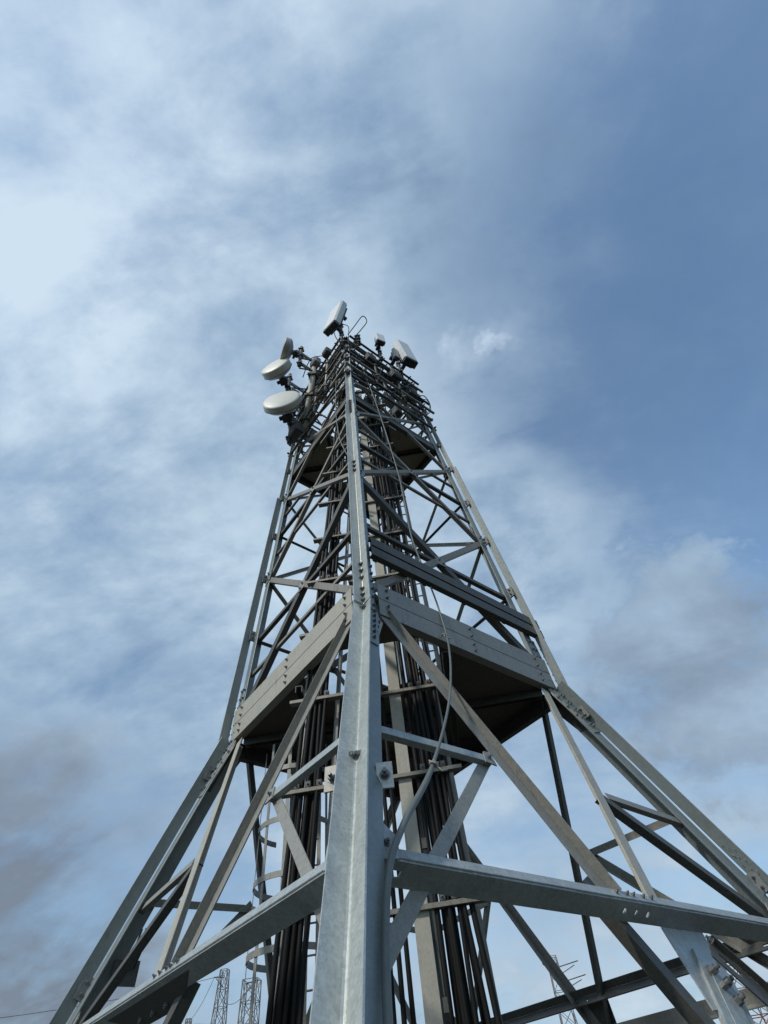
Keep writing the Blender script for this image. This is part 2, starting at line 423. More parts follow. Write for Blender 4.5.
# ---- upper section -----------------------------------------------------------
LEV = [5.92, 8.9, 11.58, 14.1, 16.75]
for F in FACES:
    front = F in (FR, FL)
    for i in range(4):
        z0, z1 = LEV[i], LEV[i + 1]
        w = (.105, .09, .075, .07)[i]
        m1 = 'grime'
        member(F, .03, z0 + .04, .97, z1 - .04, w, w * .8, .009, m1 if front else 'grime', 'diagonal_brace', off=-.02)
        member(F, .97, z0 + .04, .03, z1 - .04, w * (1.25 if i == 0 else 1), w * .9, .009, 'dark' if i == 0 else 'grime', 'diagonal_brace', off=-.032 - w * .0, flip=False)
        zc = (z0 + z1) / 2
        member(F, .025, zc, .975, zc, .075, .07, .008, 'dark', 'horizontal_brace', off=-.046)
        zq = z0 + (z1 - z0) * .26
        if (i == 0 and F is FR) or (i < 2 and not front): pass
        else:
            member(F, .025, zq, .5 - .02 if i > 1 else .975, zq, .06, .05, .007, 'grime', 'redundant_brace', off=-.058)
        if i in (2, 3) or (i == 1 and front):
            zq = z0 + (z1 - z0) * .75
            member(F, .025, zq, .30, z1 - .05 if i > 1 else zq, .05, .05, .006, 'grime', 'redundant_brace', off=-.058)
            member(F, .975, zq, .70, z1 - .05 if i > 1 else zq, .05, .05, .006, 'grime', 'redundant_brace', off=-.058)
        # leg node plates
        for s in (0, 1):
            q = (lambda u: u) if s == 0 else (lambda u: 1 - u)
            k_ = .055 + .015 * i
            gusset(F, [(q(.01), z1 - .2), (q(k_), z1 - .12), (q(k_ + .012), z1 + .02), (q(k_), z1 + .16), (q(.01), z1 + .2)], .003, 'legold_shade' if front else 'dark', [(q(k_ * .6), z1 - .07), (q(k_ * .75), z1 + .05), (q(k_ * .5), z1 + .12)])
        if i < 2: gusset(F, [(.47, zc - .08), (.53, zc - .08), (.53, zc + .09), (.47, zc + .09)], -.014, 'old', [(.49, zc + .03), (.51, zc - .03)])
# twin dark channel beam across the right-front face
bm = B(); n = FR.n(7)
for dz, o in ((.10, .06), (-.10, .055)):
    ubar(bm, FR.P(.035, 6.72 + dz, o + .05), FR.P(1.06, 6.70 + dz, o + .05), FR.upv(7), -n, .17, .085, .012)
for u in (.06, .32, .55, .8, .97):
    box(bm, FR.P(u, 6.70, .03), FR.t(), FR.upv(7), n, .06, .38, .03); bolt(bm, FR.P(u, 6.62, .05), n, .016, .02, .03)
o = obj('cross_beam', bm, 'dark', tower); o['label'] = 'dark twin channel beam across the face above the platform'
# ring of horizontals on the crowded top
for j, z in enumerate((13.75, 14.3, 14.9, 15.5, 15.95, 16.4, 16.95)):
    for F in FACES:
        member(F, -.06, z, 1.06, z, .07, .06, .008, 'old' if j % 3 == 1 else 'dark', 'mount_rail', off=.09 + .05 * (j % 2))
for F in (FR, FL):
    for j, (u0, z0, u1, z1) in enumerate(((.05, 13.4, .95, 14.4), (.05, 14.5, .95, 15.4), (.1, 16.4, .9, 15.1), (.02, 15.6, .6, 16.8))):
        member(F, u0, z0, u1, z1, .06, .05, .007, ('old', 'dark', 'dark', 'old')[j], 'mount_strut', off=.05)

# ---- platforms ---------------------------------------------------------------
def platform(z, r, hole, cham, fz0, fz1, tall, fm='floor'):
    bm = B()
    x0, x1, y0, y1 = hole; c = cham
    def clip(poly, ax, lim, sgn):
        out = []
        for i in range(len(poly)):
            p, q = poly[i], poly[(i + 1) % len(poly)]
            dp, dq = (p[ax] - lim) * sgn, (q[ax] - lim) * sgn
            if dp >= 0: out.append(p)
            if dp * dq < 0: t = dp / (dp - dq); out.append((p[0] + (q[0] - p[0]) * t, p[1] + (q[1] - p[1]) * t))
        return out
    octo = [(0, -r), (c, -(r - c)), (c, r - c), (0, r), (-c, r - c), (-c, -(r - c))]
    midb = clip(clip(octo, 1, y0, 1), 1, y1, -1)
    for pl in (clip(octo, 1, y1, 1), clip(octo, 1, y0, -1), clip(midb, 0, x0, -1), clip(midb, 0, x1, 1)):
        if len(pl) > 2: prism(bm, [V((x, y, z)) for x, y in pl], UP * .008)
    pf = obj('platform', bm, fm, tower)
    bm = B()
    rr = r * .97
    for yy in (-.02 * r, .42 * r):
        hw = min(c - .02, rr - abs(yy))
        ubar(bm, V((-hw, yy, z - .004)), V((hw, yy, z - .004)), V((0, 1, 0)), V((0, 0, -1)), .10, .11, .01)
    for xx in (x0 - .06, x1 + .06):
        ubar(bm, V((xx, -(r - abs(xx)) + .06, z - .12)), V((xx, r - abs(xx) - .06, z - .12)), V((1, 0, 0)), V((0, 0, -1)), .09, .09, .01)
    obj('joist', bm, 'dark', pf)
    for F in FACES:
        bm = B(); n = F.n(7); t = F.t()
        front = F in (FR, FL)
        if tall and front:
            zm = (fz0 + fz1) / 2
            for a_, b_ in ((fz0, zm - .006), (zm + .006, fz1)):
                e0, e1 = F.P(.06, 5.7, .0), F.P(.985, 5.7, .0)
                e0.z = e1.z = a_
                prism(bm, [e0 + n * .03, e0 + n * .03 + UP * (b_ - a_), e0 + n * .018 + UP * (b_ - a_), e0 + n * .018], e1 - e0)
                e0.z = e1.z = a_
                prism(bm, [e0 + n * .017, e0 + n * .017 + UP * .012, e0 - n * .08 + UP * .012, e0 - n * .08], e1 - e0)
            for u in (.10, .52, .91):
                for z_ in (fz0 + .07, fz0 + .17, fz0 + .31, fz0 + .43):
                    e = F.P(u, 5.7, 0); e.z = z_
                    bolt(bm, e + n * .03, n, .016, .018, .014)
            obj('fascia_beam', bm, 'tan' if F is FL else 'old', pf)
        else:
            e0, e1 = F.P(.03, z, -.03), F.P(.97, z, -.03)
            e0.z = e1.z = z - .13
            ubar(bm, e0, e1, UP, -n, .22, .09, .012)
            obj('edge_beam', bm, 'dark', pf)
    return pf
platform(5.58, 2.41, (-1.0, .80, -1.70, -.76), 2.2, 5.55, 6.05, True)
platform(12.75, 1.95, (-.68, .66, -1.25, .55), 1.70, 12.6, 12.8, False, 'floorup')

# ------------------------------------------------------------------ feeder cables and their ladders
def cable(pts, r, name, label, cat, group=None, mat='rubber', n=8):
    bm = B(); tube(bm, pts, r, n)
    return tag(obj(name, bm, mat), label, cat, group)
def wob(a): return random.uniform(-a, a)
# left bundle leans inward with the height
for i in range(9):
    row, col = divmod(i, 5)
    dx = (.02 + .064 * col + .03 * row) + wob(.008); y = -1.42 + .075 * row + wob(.02); rc = random.choice((.023, .026, .028))
    pts = []
    for z in (.05, 1.2, 2.1, 3.0, 4.0, 5.0, 6.2, 7.6, 9.2, 11, 12.6, 14.2 + .25 * (i % 4)):
        pts.append((-1.17 + .074 * (z - 2) * (1 if z < 9.5 else .95) + dx * (1 - .012 * z) + wob(.013), y + wob(.018), z))
    cable(smooth_path(pts, 3), rc, 'feeder_cable', 'thick black feeder cable in the leaning bundle left of the front leg', 'cable', 'black feeder cables in the left bundle')
# middle group
for i, x in enumerate((-.27, -.17, -.095, -.01)):
    pts = [(x + wob(.012), -1.2 + .03 * (i % 2), z) for z in (.05, 1.4, 2.3, 3.3, 4.4, 5.6, 7.4, 9.5, 11.8, 13.6 + .3 * i)]
    cable(smooth_path(pts, 3), .022, 'feeder_cable', 'black feeder cable between the front leg and the tan vertical channel', 'cable', 'black feeder cables in the middle group')
# right bundle
for i in range(10):
    row, col = divmod(i, 6)
    x = .30 + .064 * col + .03 * row + wob(.02); rc = random.choice((.022, .026, .028)); yy = -1.2 + .07 * row + wob(.035)
    pts = [(x + wob(.016) + (.03 if z < 2.6 and col > 3 else 0), yy + wob(.02), z) for z in (.05, 1.3, 2.2, 3.1, 4.1, 5.1, 6.4, 8.0, 10, 12, 13.9 + .22 * (i % 5))]
    cable(smooth_path(pts, 3), rc, 'feeder_cable', 'thick black feeder cable in the bundle right of the tan vertical channel', 'cable', 'black feeder cables in the right bundle')

def ladder(label, x0, x1, y, lean, zs, z0, z1, ext0=0, ext1=0, rung_mat='grime', pts_c=()):
    t = thing('cable_ladder', (x0, y, 0), label, 'cable ladder')
    X = lambda x, z: x + lean * (z - 2)
    for x in (x0, x1):
        bm = B(); ubar(bm, V((X(x, z0), y + .10, z0)), V((X(x, z1), y + .10, z1)), V((1, 0, 0)), V((0, 1, 0)), .05, .035, .006); obj('rail', bm, 'old', t)
    for z in zs:
        bm = B()
        lbar(bm, V((X(x0 - ext0, z), y - .115, z)), V((X(x1 + ext1, z), y - .115, z)), UP, V((0, 1, 0)), .04, .085, .006)
        r_ = obj('rung', bm, rung_mat, t)
        for c in pts_c:
            bm = B(); box(bm, V((X(c, z), y - .085, z + .075)), V((1, 0, 0)), V((0, 1, 0)), UP, .056, .06, .06); bolt(bm, V((X(c, z), y - .115, z + .075)), V((0, -1, 0)), .01, .01, .015)
            obj('cable_clamp', bm, 'dark', r_)
zs = [.9, 1.93, 2.97, 4.14, 5.16, 6.2, 7.2, 8.2, 9.2, 10.2, 11.2, 12.2, 13.2, 14.2]
ladder('cable ladder holding the leaning left bundle of black cables', -1.2, -.80, -1.36, .074, [.9, 1.95, 3.02, 4.05, 5.1, 6.1, 7.1, 8.1, 9.1, 10.1, 11.1], .1, 12, .14, .22, pts_c=(-1.13, -1.01, -.89))
ladder('cable ladder with clamped rungs across the black cables right of the front leg', -.30, .66, -1.14, 0, zs, .1, 14.8, .06, .12, pts_c=(-.17, .36, .47, .58))
tc = thing('cable_channel', (.15, -1.2, 0), 'tan vertical steel channel rising between the black cable bundles', 'channel')
bm = B(); ubar(bm, V((.15, -1.215, .05)), V((.15, -1.215, 14.4)), V((1, 0, 0)), V((0, 1, 0)), .14, .06, .008); obj('channel_web', bm, 'tan', tc)
for z in (2.35, 3.5, 4.6, 6.8, 9): bm = B(); box(bm, V((.265, -1.2, z)), V((1, 0, 0)), V((0, 1, 0)), UP, .05, .04, .09); obj('side_lug', bm, 'dark', tc)
# two more cable risers further back, mostly seen as dark verticals in the upper tower
for j, (x0, y0, nn, lab) in enumerate(((-.45, .1, 6, 'thin dark cable in the rear riser inside the tower'),)):
    for i in range(nn):
        pts = [(x0 + .15 * i + wob(.01), y0 + wob(.02), z) for z in (5.4, 7, 9, 11, 13, 14.6 + .2 * i)]
        cable(smooth_path(pts, 3), .02, 'riser_cable', lab, 'cable', 'dark cables in the rear riser')

# loose grey cable hanging outside the right-front face
pts = [FR.P(u, z, o) for u, z, o in ((.03, 1.2, .1), (.032, 2.03, .03), (.039, 2.51, .03), (.063, 2.82, .04), (.134, 3.37, .04), (.24, 4.32, .05), (.342, 5.35, .06))]
pts += [FR.P(u, z, o) for u, z, o in ((.363, 6.12, .05), (.343, 6.68, .05), (.307, 7.55, .05), (.315, 8.6, .06), (.32, 9.8, .06), (.26, 12.6, .08), (.14, 15.4, .1))]
sp = smooth_path(pts, 8)
lc = cable(sp, [.021 if i < 30 else max(.0125, .021 - .002 * (i - 30)) for i in range(len(sp))], 'loose_cable', 'grey loose cable drooping across the right side of the front leg', 'cable', mat='grey', n=10)
for u, z, o in ((.134, 3.37, .05), (.345, 5.6, .07)):
    bm = B(); c = FR.P(u, z, o)
    for q in range(3): tube(bm, [c + V((-.03, .02 * q - .02, wob(.02))), c + V((0, -.035, wob(.02))), c + V((.035, .01, wob(.02)))], .007, 5)
    tube(bm, [c, c + V((.05, 0, -.06)), c + V((.09, .02, -.05))], .008, 5)
    obj('cable_tie', bm, 'tan', lc)
# thin wire down the left of the front leg
cable(smooth_path([FL.P(u, z, .1) for u, z in ((.12, 16), (.16, 14), (.15, 12), (.1, 10.5), (.02, 9.4))], 6), .01, 'down_wire', 'thin grey wire dangling left of the front leg near the top', 'wire', mat='grey', n=6)

# ------------------------------------------------------------------ caged ladder inside the left side
LX, LY = -1.40, .10
lad = thing('caged_ladder', (LX, LY, 0), 'grey steel ladder with curved safety hoops inside the left of the tower', 'ladder')
for dx in (-.2, .2):
    bm = B(); bar(bm, V((LX + dx, LY + .42, .2)), V((LX + dx, LY + .42, 5.45)), .05, .012, V((0, -1, 0))); obj('ladder_rail', bm, 'old', lad)
for k in range(17): bm = B(); tube(bm, [(LX - .2, LY + .426, .5 + .295 * k), (LX + .2, LY + .426, .5 + .295 * k)], .011, 6); obj('ladder_rung', bm, 'old', lad)
for z in (2.4, 3.07, 3.72, 4.3, 4.92):
    bm = B(); R = .46; N_ = 28
    a0, a1 = math.radians(-222), math.radians(42)
    prev = None
    for i in range(N_ + 1):
        a = a0 + (a1 - a0) * i / N_
        d = V((math.cos(a), math.sin(a), 0)); c = V((LX, LY, z)) + d * R
        ring = [bm.verts.new(c + UP * .03), bm.verts.new(c - UP * .03), bm.verts.new(c - UP * .03 + d * .01), bm.verts.new(c + UP * .03 + d * .01)]
        if prev:
            for q in range(4): bm.faces.new((prev[q], prev[(q + 1) % 4], ring[(q + 1) % 4], ring[q]))
        else: bm.faces.new(ring[::-1])
        prev = ring
    bm.faces.new(prev)
    obj('safety_hoop', bm, 'old', lad)
for a in (-160, -125, -90, -55, -20):
    d = V((math.cos(math.radians(a)), math.sin(math.radians(a)), 0)); c = V((LX, LY, 0)) + d * (.46 - .001)
    bm = B(); bar(bm, c + UP * 2.2, c + UP * 5.3, .045, .008, d); obj('cage_strap', bm, 'old', lad)

up = thing('inner_ladder', (.63, -.3, 5.52), 'plain steel ladder rising above the middle platform, right of the cable bundles', 'ladder')
for x in (.44, .81):
    bm = B(); bar(bm, V((x, -.3, 5.52)), V((x, -.3, 12.7)), .07, .012, V((.3, -1, 0))); obj('ladder_rail', bm, 'grime', up)
for k in range(24): bm = B(); tube(bm, [(.44, -.295, 5.8 + .29 * k), (.81, -.295, 5.8 + .29 * k)], .012, 6); obj('ladder_rung', bm, 'grime', up)

# ------------------------------------------------------------------ antennas
XA = V((1, 0, 0))
def dish(loc, face, R, label, deep=.34, mat='radome'):
    loc = V(loc); face = V(face).normalized()
    t = thing('microwave_dish', loc, label, 'dish antenna')
    bm = B()
    revolve(bm, loc, face, [(0, R * deep * .5 + R * .10), (R * .5, R * deep * .5 + R * .085), (R * .86, R * deep * .5 + R * .035), (R * .985, R * deep * .5), (R, R * deep * .5 - .02), (R, R * deep * .05)], 40)
    obj('radome', bm, mat, t)
    bm = B()
    revolve(bm, loc, face, [(R * 1.001, R * deep * .05), (R * 1.02, R * .0), (R * .97, -R * .03), (R * .8, -R * .19), (R * .45, -R * .33), (R * .22, -R * .37), (R * .22, -R * .55), (0, -R * .55)], 40)
    sh = obj('dish_shell', bm, 'shell', t)
    bm = B(); x, y, z = frame(face)
    box(bm, loc - face * (R * .72), x, y, z, R * .5, R * .6, R * .35, .02)
    box(bm, loc - face * (R * .55) - UP * R * .35, x, y, z, R * .7, R * .12, R * .2)
    tube(bm, [loc - face * R * .5, loc - face * R * 1.25], R * .13, 10)
    obj('radio_mount', bm, 'dbox', t)
    return t
dish((-1.915, -1.22, 14.3), (-.05, -1, .02), .52, 'white round microwave dish, lowest of three on the left of the tower top', .62)
dish((-2.18, -1.36, 16.45), (-.26, -.96, .04), .47, 'cream drum dish, middle one of three on the left of the tower top', .85)
dish((-1.80, -1.75, 16.95), (-.86, -.5, .05), .37, 'grey dish turned half away, uppermost of three on the left of the tower top', .8, 'shell')

def pole(p, q, r, label, mat='old', name='mounting_pole'):
    t = thing(name, p, label, 'pole'); bm = B(); tube(bm, [p, q], r, 14); obj('pipe', bm, mat, t)
    for f in (.12, .5, .86):
        bm = B()
        c = V(p).lerp(V(q), f); x, y, z = frame(V(q) - V(p))
        box(bm, c, x, y, z, r * 3, r * 3, .07); tube(bm, [c - x * r * 2 + y * r, c + x * r * 2 + y * r], .008, 5); tube(bm, [c - x * r * 2 - y * r, c + x * r * 2 - y * r], .008, 5)
        obj('pole_clamp', bm, 'dark', t)
    return t
pole((-1.41, -.75, 13.6), (-1.06, -1.38, 16.1), .085, 'thick tan grey pipe leaning up the left side below the dishes', 'tan')
def arm_pole(p, q, r, label, zs):
    t = pole(p, q, r, label, 'dark')
    for z in zs:
        a = V((p[0], p[1], z)); n = FL.n(15); d = (a - FL.P(.5, z)).dot(n); e = a - n * (d + .03)
        for dz in (-.05, .05):
            bm = B(); lbar(bm, a + UP * dz, e + UP * (dz - .02), UP, FL.t(), .06, .05, .007); obj('mounting_arm', bm, 'old', t)
        bm = B(); tube(bm, [a - UP * .45, e + FL.t() * -.25], .024, 6); obj('mounting_arm', bm, 'dark', t)
arm_pole((-1.86, -.58, 13.3), (-1.86, -.58, 15.3), .055, 'dark upright pipe directly behind the lowest left dish', (13.7, 14.7))
arm_pole((-2.02, -.80, 15.3), (-2.02, -.80, 17.5), .055, 'dark upright pipe directly behind the middle left dish', (15.7, 16.9))
arm_pole((-1.44, -1.60, 15.9), (-1.44, -1.60, 17.5), .05, 'dark upright pipe directly behind the uppermost left dish', (16.2, 17.0))
pole((-.10, -1.95, 15.9), (-.10, -1.95, 18.1), .045, 'slim dark pole above the front leg carrying the topmost panel', 'dark')
pole((1.5, -.6, 15.6), (1.5, -.6, 17.5), .045, 'dark pole behind the white panel on the right', 'dark')
pole((.95, -1.3, 16.0), (.95, -1.3, 17.3), .04, 'short dark pole behind the small pale panel on the right-front edge', 'dark')
pole((.33, -1.72, 16.5), (.36, -1.72, 17.2), .055, 'short pale upright pipe beside the front leg top', 'tan')

def panel(loc, face, upd, w, h, d, label, mat='panel'):
    loc = V(loc); face = V(face).normalized(); upd = V(upd).normalized(); upd = (upd - face * upd.dot(face)).normalized(); x = upd.cross(face)
    t = thing('panel_antenna', loc, label, 'panel antenna')
    bm = B(); box(bm, loc, x, face, upd, w, d, h, min(w, d) * .22); obj('housing', bm, mat, t)
    bm = B(); box(bm, loc - upd * (h * .5 + .018), x, face, upd, w * .9, d * .86, .04)
    for i in range(4): tube(bm, [loc - upd * (h * .5 + .03) + x * (w * (-.3 + .2 * i)), loc - upd * (h * .5 + .1) + x * (w * (-.3 + .2 * i))], .018, 8)
    obj('connector_base', bm, 'base', t)
    bm = B()
    box(bm, loc - face * (d * .5 + .03), x, face, upd, w * .8, .05, h * .8)
    for s in (-.3, .3):
        box(bm, loc - face * (d * .5 + .12) + upd * (h * s), x, face, upd, .1, .22, .08)
    obj('mount_bracket', bm, 'base', t)
    return t
panel((-.22, -2.24, 17.7), (-.62, -.78, .02), (.25, -.2, 1), .62, 1.25, .24, 'white panel antenna at the very top above the front leg')
panel((1.74, -1.0, 17.0), (.62, -.78, .0), (-.16, 0, 1), .50, 1.35, .27, 'large white panel antenna on the right of the tower top')
panel((1.03, -1.55, 17.1), (.5, -.86, 0), (0, 0, 1), .30, .6, .14, 'small pale panel antenna on the right-front edge between the larger two')
panel((1.42, -1.15, 16.7), (.6, -.8, 0), (0, 0, 1), .18, .7, .12, 'narrow grey panel antenna just left of the large right panel', 'shell')

def radio(loc, x, s, label, mat='dbox'):
    t = thing('radio_unit', loc, label, 'radio unit'); loc = V(loc); x = V(x).normalized(); y = UP.cross(x)
    bm = B(); box(bm, loc, x, y, UP, *s, .02); obj('casing', bm, mat, t)
    bm = B(); box(bm, loc - y * (s[1] / 2 + .003), x, y, UP, s[0] * .92, .008, s[2] * .9)
    for i in range(6): box(bm, loc - y * (s[1] / 2 + .012) + x * (s[0] * (-.4 + .16 * i)), x, y, UP, .012, .022, s[2] * .85)
    obj('cooling_fin', bm, mat, t)
    return t
radio((-1.62, -.78, 13.55), (.7, -.7, 0), (.34, .22, .42), 'dark radio box directly below the lowest left dish')
radio((-1.72, -1.02, 15.2), (.7, -.7, 0), (.28, .22, .38), 'dark radio box between the lowest and middle left dishes')
radio((-1.0, -1.45, 16.3), (.7, -.7, 0), (.3, .2, .36), 'grey radio box right of the uppermost left dish', 'box')
radio((-.62, -1.62, 16.5), (.7, -.7, 0), (.26, .18, .3), 'small dark radio box on the left-front top rail near the front leg')
radio((.62, -1.5, 15.7), (.7, .7, 0), (.3, .2, .4), 'dark radio box on the right-front face near the top')
radio((1.25, -.95, 15.5), (.7, .7, 0), (.32, .2, .45), 'dark radio box below the small panels on the right-front face')
radio((1.62, -.55, 15.0), (.7, .7, 0), (.3, .2, .4), 'dark radio box at the right leg under the large panel')

# jumper cables at the top
def jumper(pts, label, r=.014): cable(smooth_path(pts, 6), r, 'jumper_cable', label, 'cable', n=6)
jumper([(.1, -2.05, 16.5), (.35, -2.2, 16.75), (.62, -2.35, 17.0), (.72, -2.1, 17.25), (.5, -1.9, 17.2), (.3, -1.85, 16.8), (.15, -1.7, 16.3)], 'black jumper cable looping out right of the topmost panel')
jumper([(1.7, -.3, 15.1), (2.0, -.2, 15.5), (2.15, 0, 15.35), (2.1, .05, 14.9), (1.9, -.05, 14.5), (1.75, -.15, 14.2)], 'black jumper cable loop sticking out beside the right leg')
jumper([(1.75, -.35, 14.9), (2.02, -.32, 14.95), (2.05, -.25, 14.55), (1.8, -.2, 14.0)], 'thin black cable end curling out below the right leg loop', .01)
jumper([(-.2, -2.25, 17.1), (-.3, -2.1, 16.9), (-.25, -1.95, 16.6), (-.1, -1.9, 16.2)], 'black jumper cable dropping from the topmost panel base')
jumper([(-.05, -2.2, 17.1), (.15, -2.15, 16.9), (.1, -1.95, 16.4), (.2, -1.75, 15.9)], 'second black jumper curving down behind the topmost panel', .012)
jumper([(-1.55, -.9, 16.8), (-1.2, -1.35, 17.0), (-.8, -1.5, 16.7), (-.5, -1.6, 16.35), (-.3, -1.6, 15.6)], 'black cable arching from the left dishes to the top rail')
jumper([(-1.6, -.8, 15.0), (-1.3, -1.2, 14.7), (-.9, -1.3, 14.9), (-.6, -1.35, 14.3), (-.5, -1.3, 13.4)], 'black cable sagging from the middle left radio box into the tower')
jumper([(-1.5, -.75, 13.4), (-1.3, -1.0, 13.1), (-.95, -1.25, 13.3), (-.7, -1.3, 12.9)], 'black cable sagging from the lowest left radio box')
jumper([(1.5, -.6, 15.3), (1.2, -.95, 14.9), (.8, -1.25, 14.8), (.6, -1.2, 14.0)], 'black cable sagging along the right-front face')

# tangle of jumpers inside the head of the tower
for j in range(16):
    a = random.uniform(0, 6.283); rr0, rr1 = random.uniform(.3, 1.1), random.uniform(.6, 1.35)
    z0, z1 = random.uniform(13.2, 14.6), random.uniform(15.2, 17.1)
    a2 = a + random.uniform(-.9, .9)
    q0, q1 = V((.1 + rr0 * math.cos(a), -.3 + rr0 * math.sin(a), z0)), V((rr1 * math.cos(a2), -.15 + rr1 * math.sin(a2), z1))
    md = (q0 + q1) / 2 + V((wob(.35), wob(.35), wob(.4)))
    cable(smooth_path([q0, q0.lerp(md, .5) + V((wob(.15), wob(.15), .1)), md, md.lerp(q1, .5) + V((wob(.15), wob(.15), -.1)), q1], 5), random.uniform(.012, .02), 'jumper_cable', 'dark jumper cable tangled inside the head of the tower', 'cable', 'jumper cables tangled inside the tower head', n=6)
radio((-.9, -1.05, 15.0), (.7, -.7, 0), (.32, .22, .42), 'dark radio box on the left-front face halfway up the tower head')
radio((-1.25, -.75, 15.7), (.7, -.7, 0), (.3, .2, .36), 'dark radio box beside the thick leaning pipe')
radio((.35, -1.35, 14.7), (.7, .7, 0), (.3, .2, .44), 'dark radio box just right of the front leg below the head')
radio((.9, -.85, 14.2), (.7, .7, 0), (.34, .2, .4), 'grey radio box low on the right-front face of the head', 'box')
radio((.1, .3, 15.4), (1, 0, 0), (.5, .35, .6), 'large dark cabinet box inside the middle of the tower head')
radio((1.15, -.55, 16.3), (.7, .7, 0), (.34, .22, .5), 'dark radio box on the right-front top rail')

for F in (FR, FL):
    for j, z in enumerate((14.65, 15.25, 16.15, 16.75)):
        member(F, -.02, z + .06 * (j % 2), 1.08, z - .05, .06, .06, .008, 'dark' if j % 2 else 'old', 'mount_rail', off=.26)
        for u in (.08, .5, .93):
            bm = B(); tube(bm, [F.P(u, z, -.05), F.P(u, z, .3)], .022, 6); obj('standoff', bm, 'dark', tower)
for F, lab in ((FR, 'dark jumper cable strung along the right-front face of the tower head'), (FL, 'dark jumper cable strung along the left-front face of the tower head')):
    for j in range(13):
        u0, u1 = random.uniform(.0, .5), random.uniform(.45, 1.0); z0, z1 = random.uniform(13.6, 16.8), random.uniform(13.6, 16.9)
        q0, q1 = F.P(u0, z0, random.uniform(.0, .28)), F.P(u1, z1, random.uniform(0, .28))
        md = (q0 + q1) / 2 + F.n(15) * random.uniform(0, .2) - UP * random.uniform(.1, .5)
        cable(smooth_path([q0, q0.lerp(md, .6) + V((wob(.08), wob(.08), wob(.15))), md, md.lerp(q1, .6) + V((wob(.08), wob(.08), wob(.15))), q1], 5), random.uniform(.012, .019), 'jumper_cable', lab, 'cable', 'jumper cables along the ' + ('right' if F is FR else 'left') + '-front face of the head', n=6)
for F, us in ((BR, (.2, .45, .7, .9)), (BL, (.15, .4, .65, .88))):
    for j, u in enumerate(us):
        radio(F.P(u, 14.9 + .55 * (j % 3), -.12), F.t(), (.34, .22, .46), 'dark radio box bolted inside the rear faces of the tower head')['group'] = 'radio boxes on the rear faces of the tower head'
for j in range(14):
    F = (FR, FL)[j % 2]; u = .08 + .065 * j; z0 = random.uniform(13.7, 15.2)
    bm = B(); a_ = F.P(u, z0, random.uniform(.02, .12)); b_ = F.P(min(.99, max(.01, u + wob(.16))), z0 + random.uniform(1.0, 1.9), random.uniform(.02, .12))
    lbar(bm, a_, b_, F.t(), -F.n(15), .05, .05, .007); obj('mount_strut', bm, 'grime' if j % 3 else 'old', tower)
# stand-off frames with short vertical pipes on the left-front face
for j, (u, z0, z1) in enumerate(((.28, 14.0, 16.5), (.47, 13.6, 16.8), (.88, 13.8, 16.6))):
    a, b = FL.P(u, z0, .22), FL.P(u, z1, .22)
    pole(a, b, .04, ('slim grey pipe on the left-front face nearest the front leg', 'slim grey pipe in the middle of the left-front face top', 'slim grey pipe by the left leg behind the dishes')[j])
for j, (u, z0, z1) in enumerate(((.3, 14.2, 16.4), (.62, 13.8, 16.6))):
    a, b = FR.P(u, z0, .24), FR.P(u, z1, .24)
    pole(a, b, .035, ('slim dark pipe on the right-front face near the front leg', 'slim dark pipe in the middle of the right-front face top')[j], 'dark')

# ------------------------------------------------------------------ far masts
def azpos(az, d): return V((.52 + d * math.sin(math.radians(az)), -6.81 + d * math.cos(math.radians(az)), 0))
def mast(base, h, w0, w1, label, mat='far', bands=False, arms=()):
    t = thing('lattice_mast', base, label, 'mast')
    n = int(h / 1.4)
    for s in range(n if bands else 1):
        bm = B()
        for i in range(n):
            if bands and i != s: continue
            z0, z1 = h * i / n, h * (i + 1) / n
            a0, a1 = w0 + (w1 - w0) * i / n, w0 + (w1 - w0) * (i + 1) / n
            K = [(-1, -1), (1, -1), (1, 1), (-1, 1)]
            q0 = [base + V((x * a0 / 2, y * a0 / 2, z0)) for x, y in K]; q1 = [base + V((x * a1 / 2, y * a1 / 2, z1)) for x, y in K]
            for k in range(4):
                tube(bm, [q0[k], q1[k]], .055, 5, False); tube(bm, [q0[k], q1[(k + 1) % 4]], .03, 4, False); tube(bm, [q0[(k + 1) % 4], q1[k]], .03, 4, False); tube(bm, [q1[k], q1[(k + 1) % 4]], .03, 4, False)
        obj('mast_section', bm, ('far', 'red')[s % 2] if bands else mat, t)
    for (z, dx, L, r) in arms:
        bm = B(); tube(bm, [base + V((dx, 0, z)), base + V((dx + L, 0, z + abs(L) * .12))], .05, 5); tube(bm, [base + V((dx, 0, z - .7)), base + V((dx + L * .8, 0, z))], .04, 5)
        if r: revolve(bm, base + V((dx + L, 0, z - .2)), V((.4, -1, 0)), [(0, .2), (r, .15), (r, -.1), (0, -.2)], 12)
        obj('mast_arm', bm, 'dark', t)
def wire(a, b, sag, label):
    a, b = V(a), V(b)
    pts = [a.lerp(b, i / 16) - UP * (sag * 4 * (i / 16) * (1 - i / 16)) for i in range(17)]
    cable(pts, .022, 'power_line', label, 'wire', None, 'dark', 5)
m1 = azpos(-20.9, 70)
mast(m1, 15.4, 2.2, .7, 'pale lattice mast far off at lower left with wires strung to it', 'far', False, ((14.8, 0, -1.0, 0), (11.4, 0, -2.4, 0), (10.6, 0, -1.6, .3)))
m1b = azpos(-18.6, 62)
mast(m1b, 13.0, 1.6, 1.3, 'second far lattice mast just right of the wired mast at lower left', 'far', False, ((12.8, -.6, 1.2, 0),))
m2 = azpos(6.7, 80)
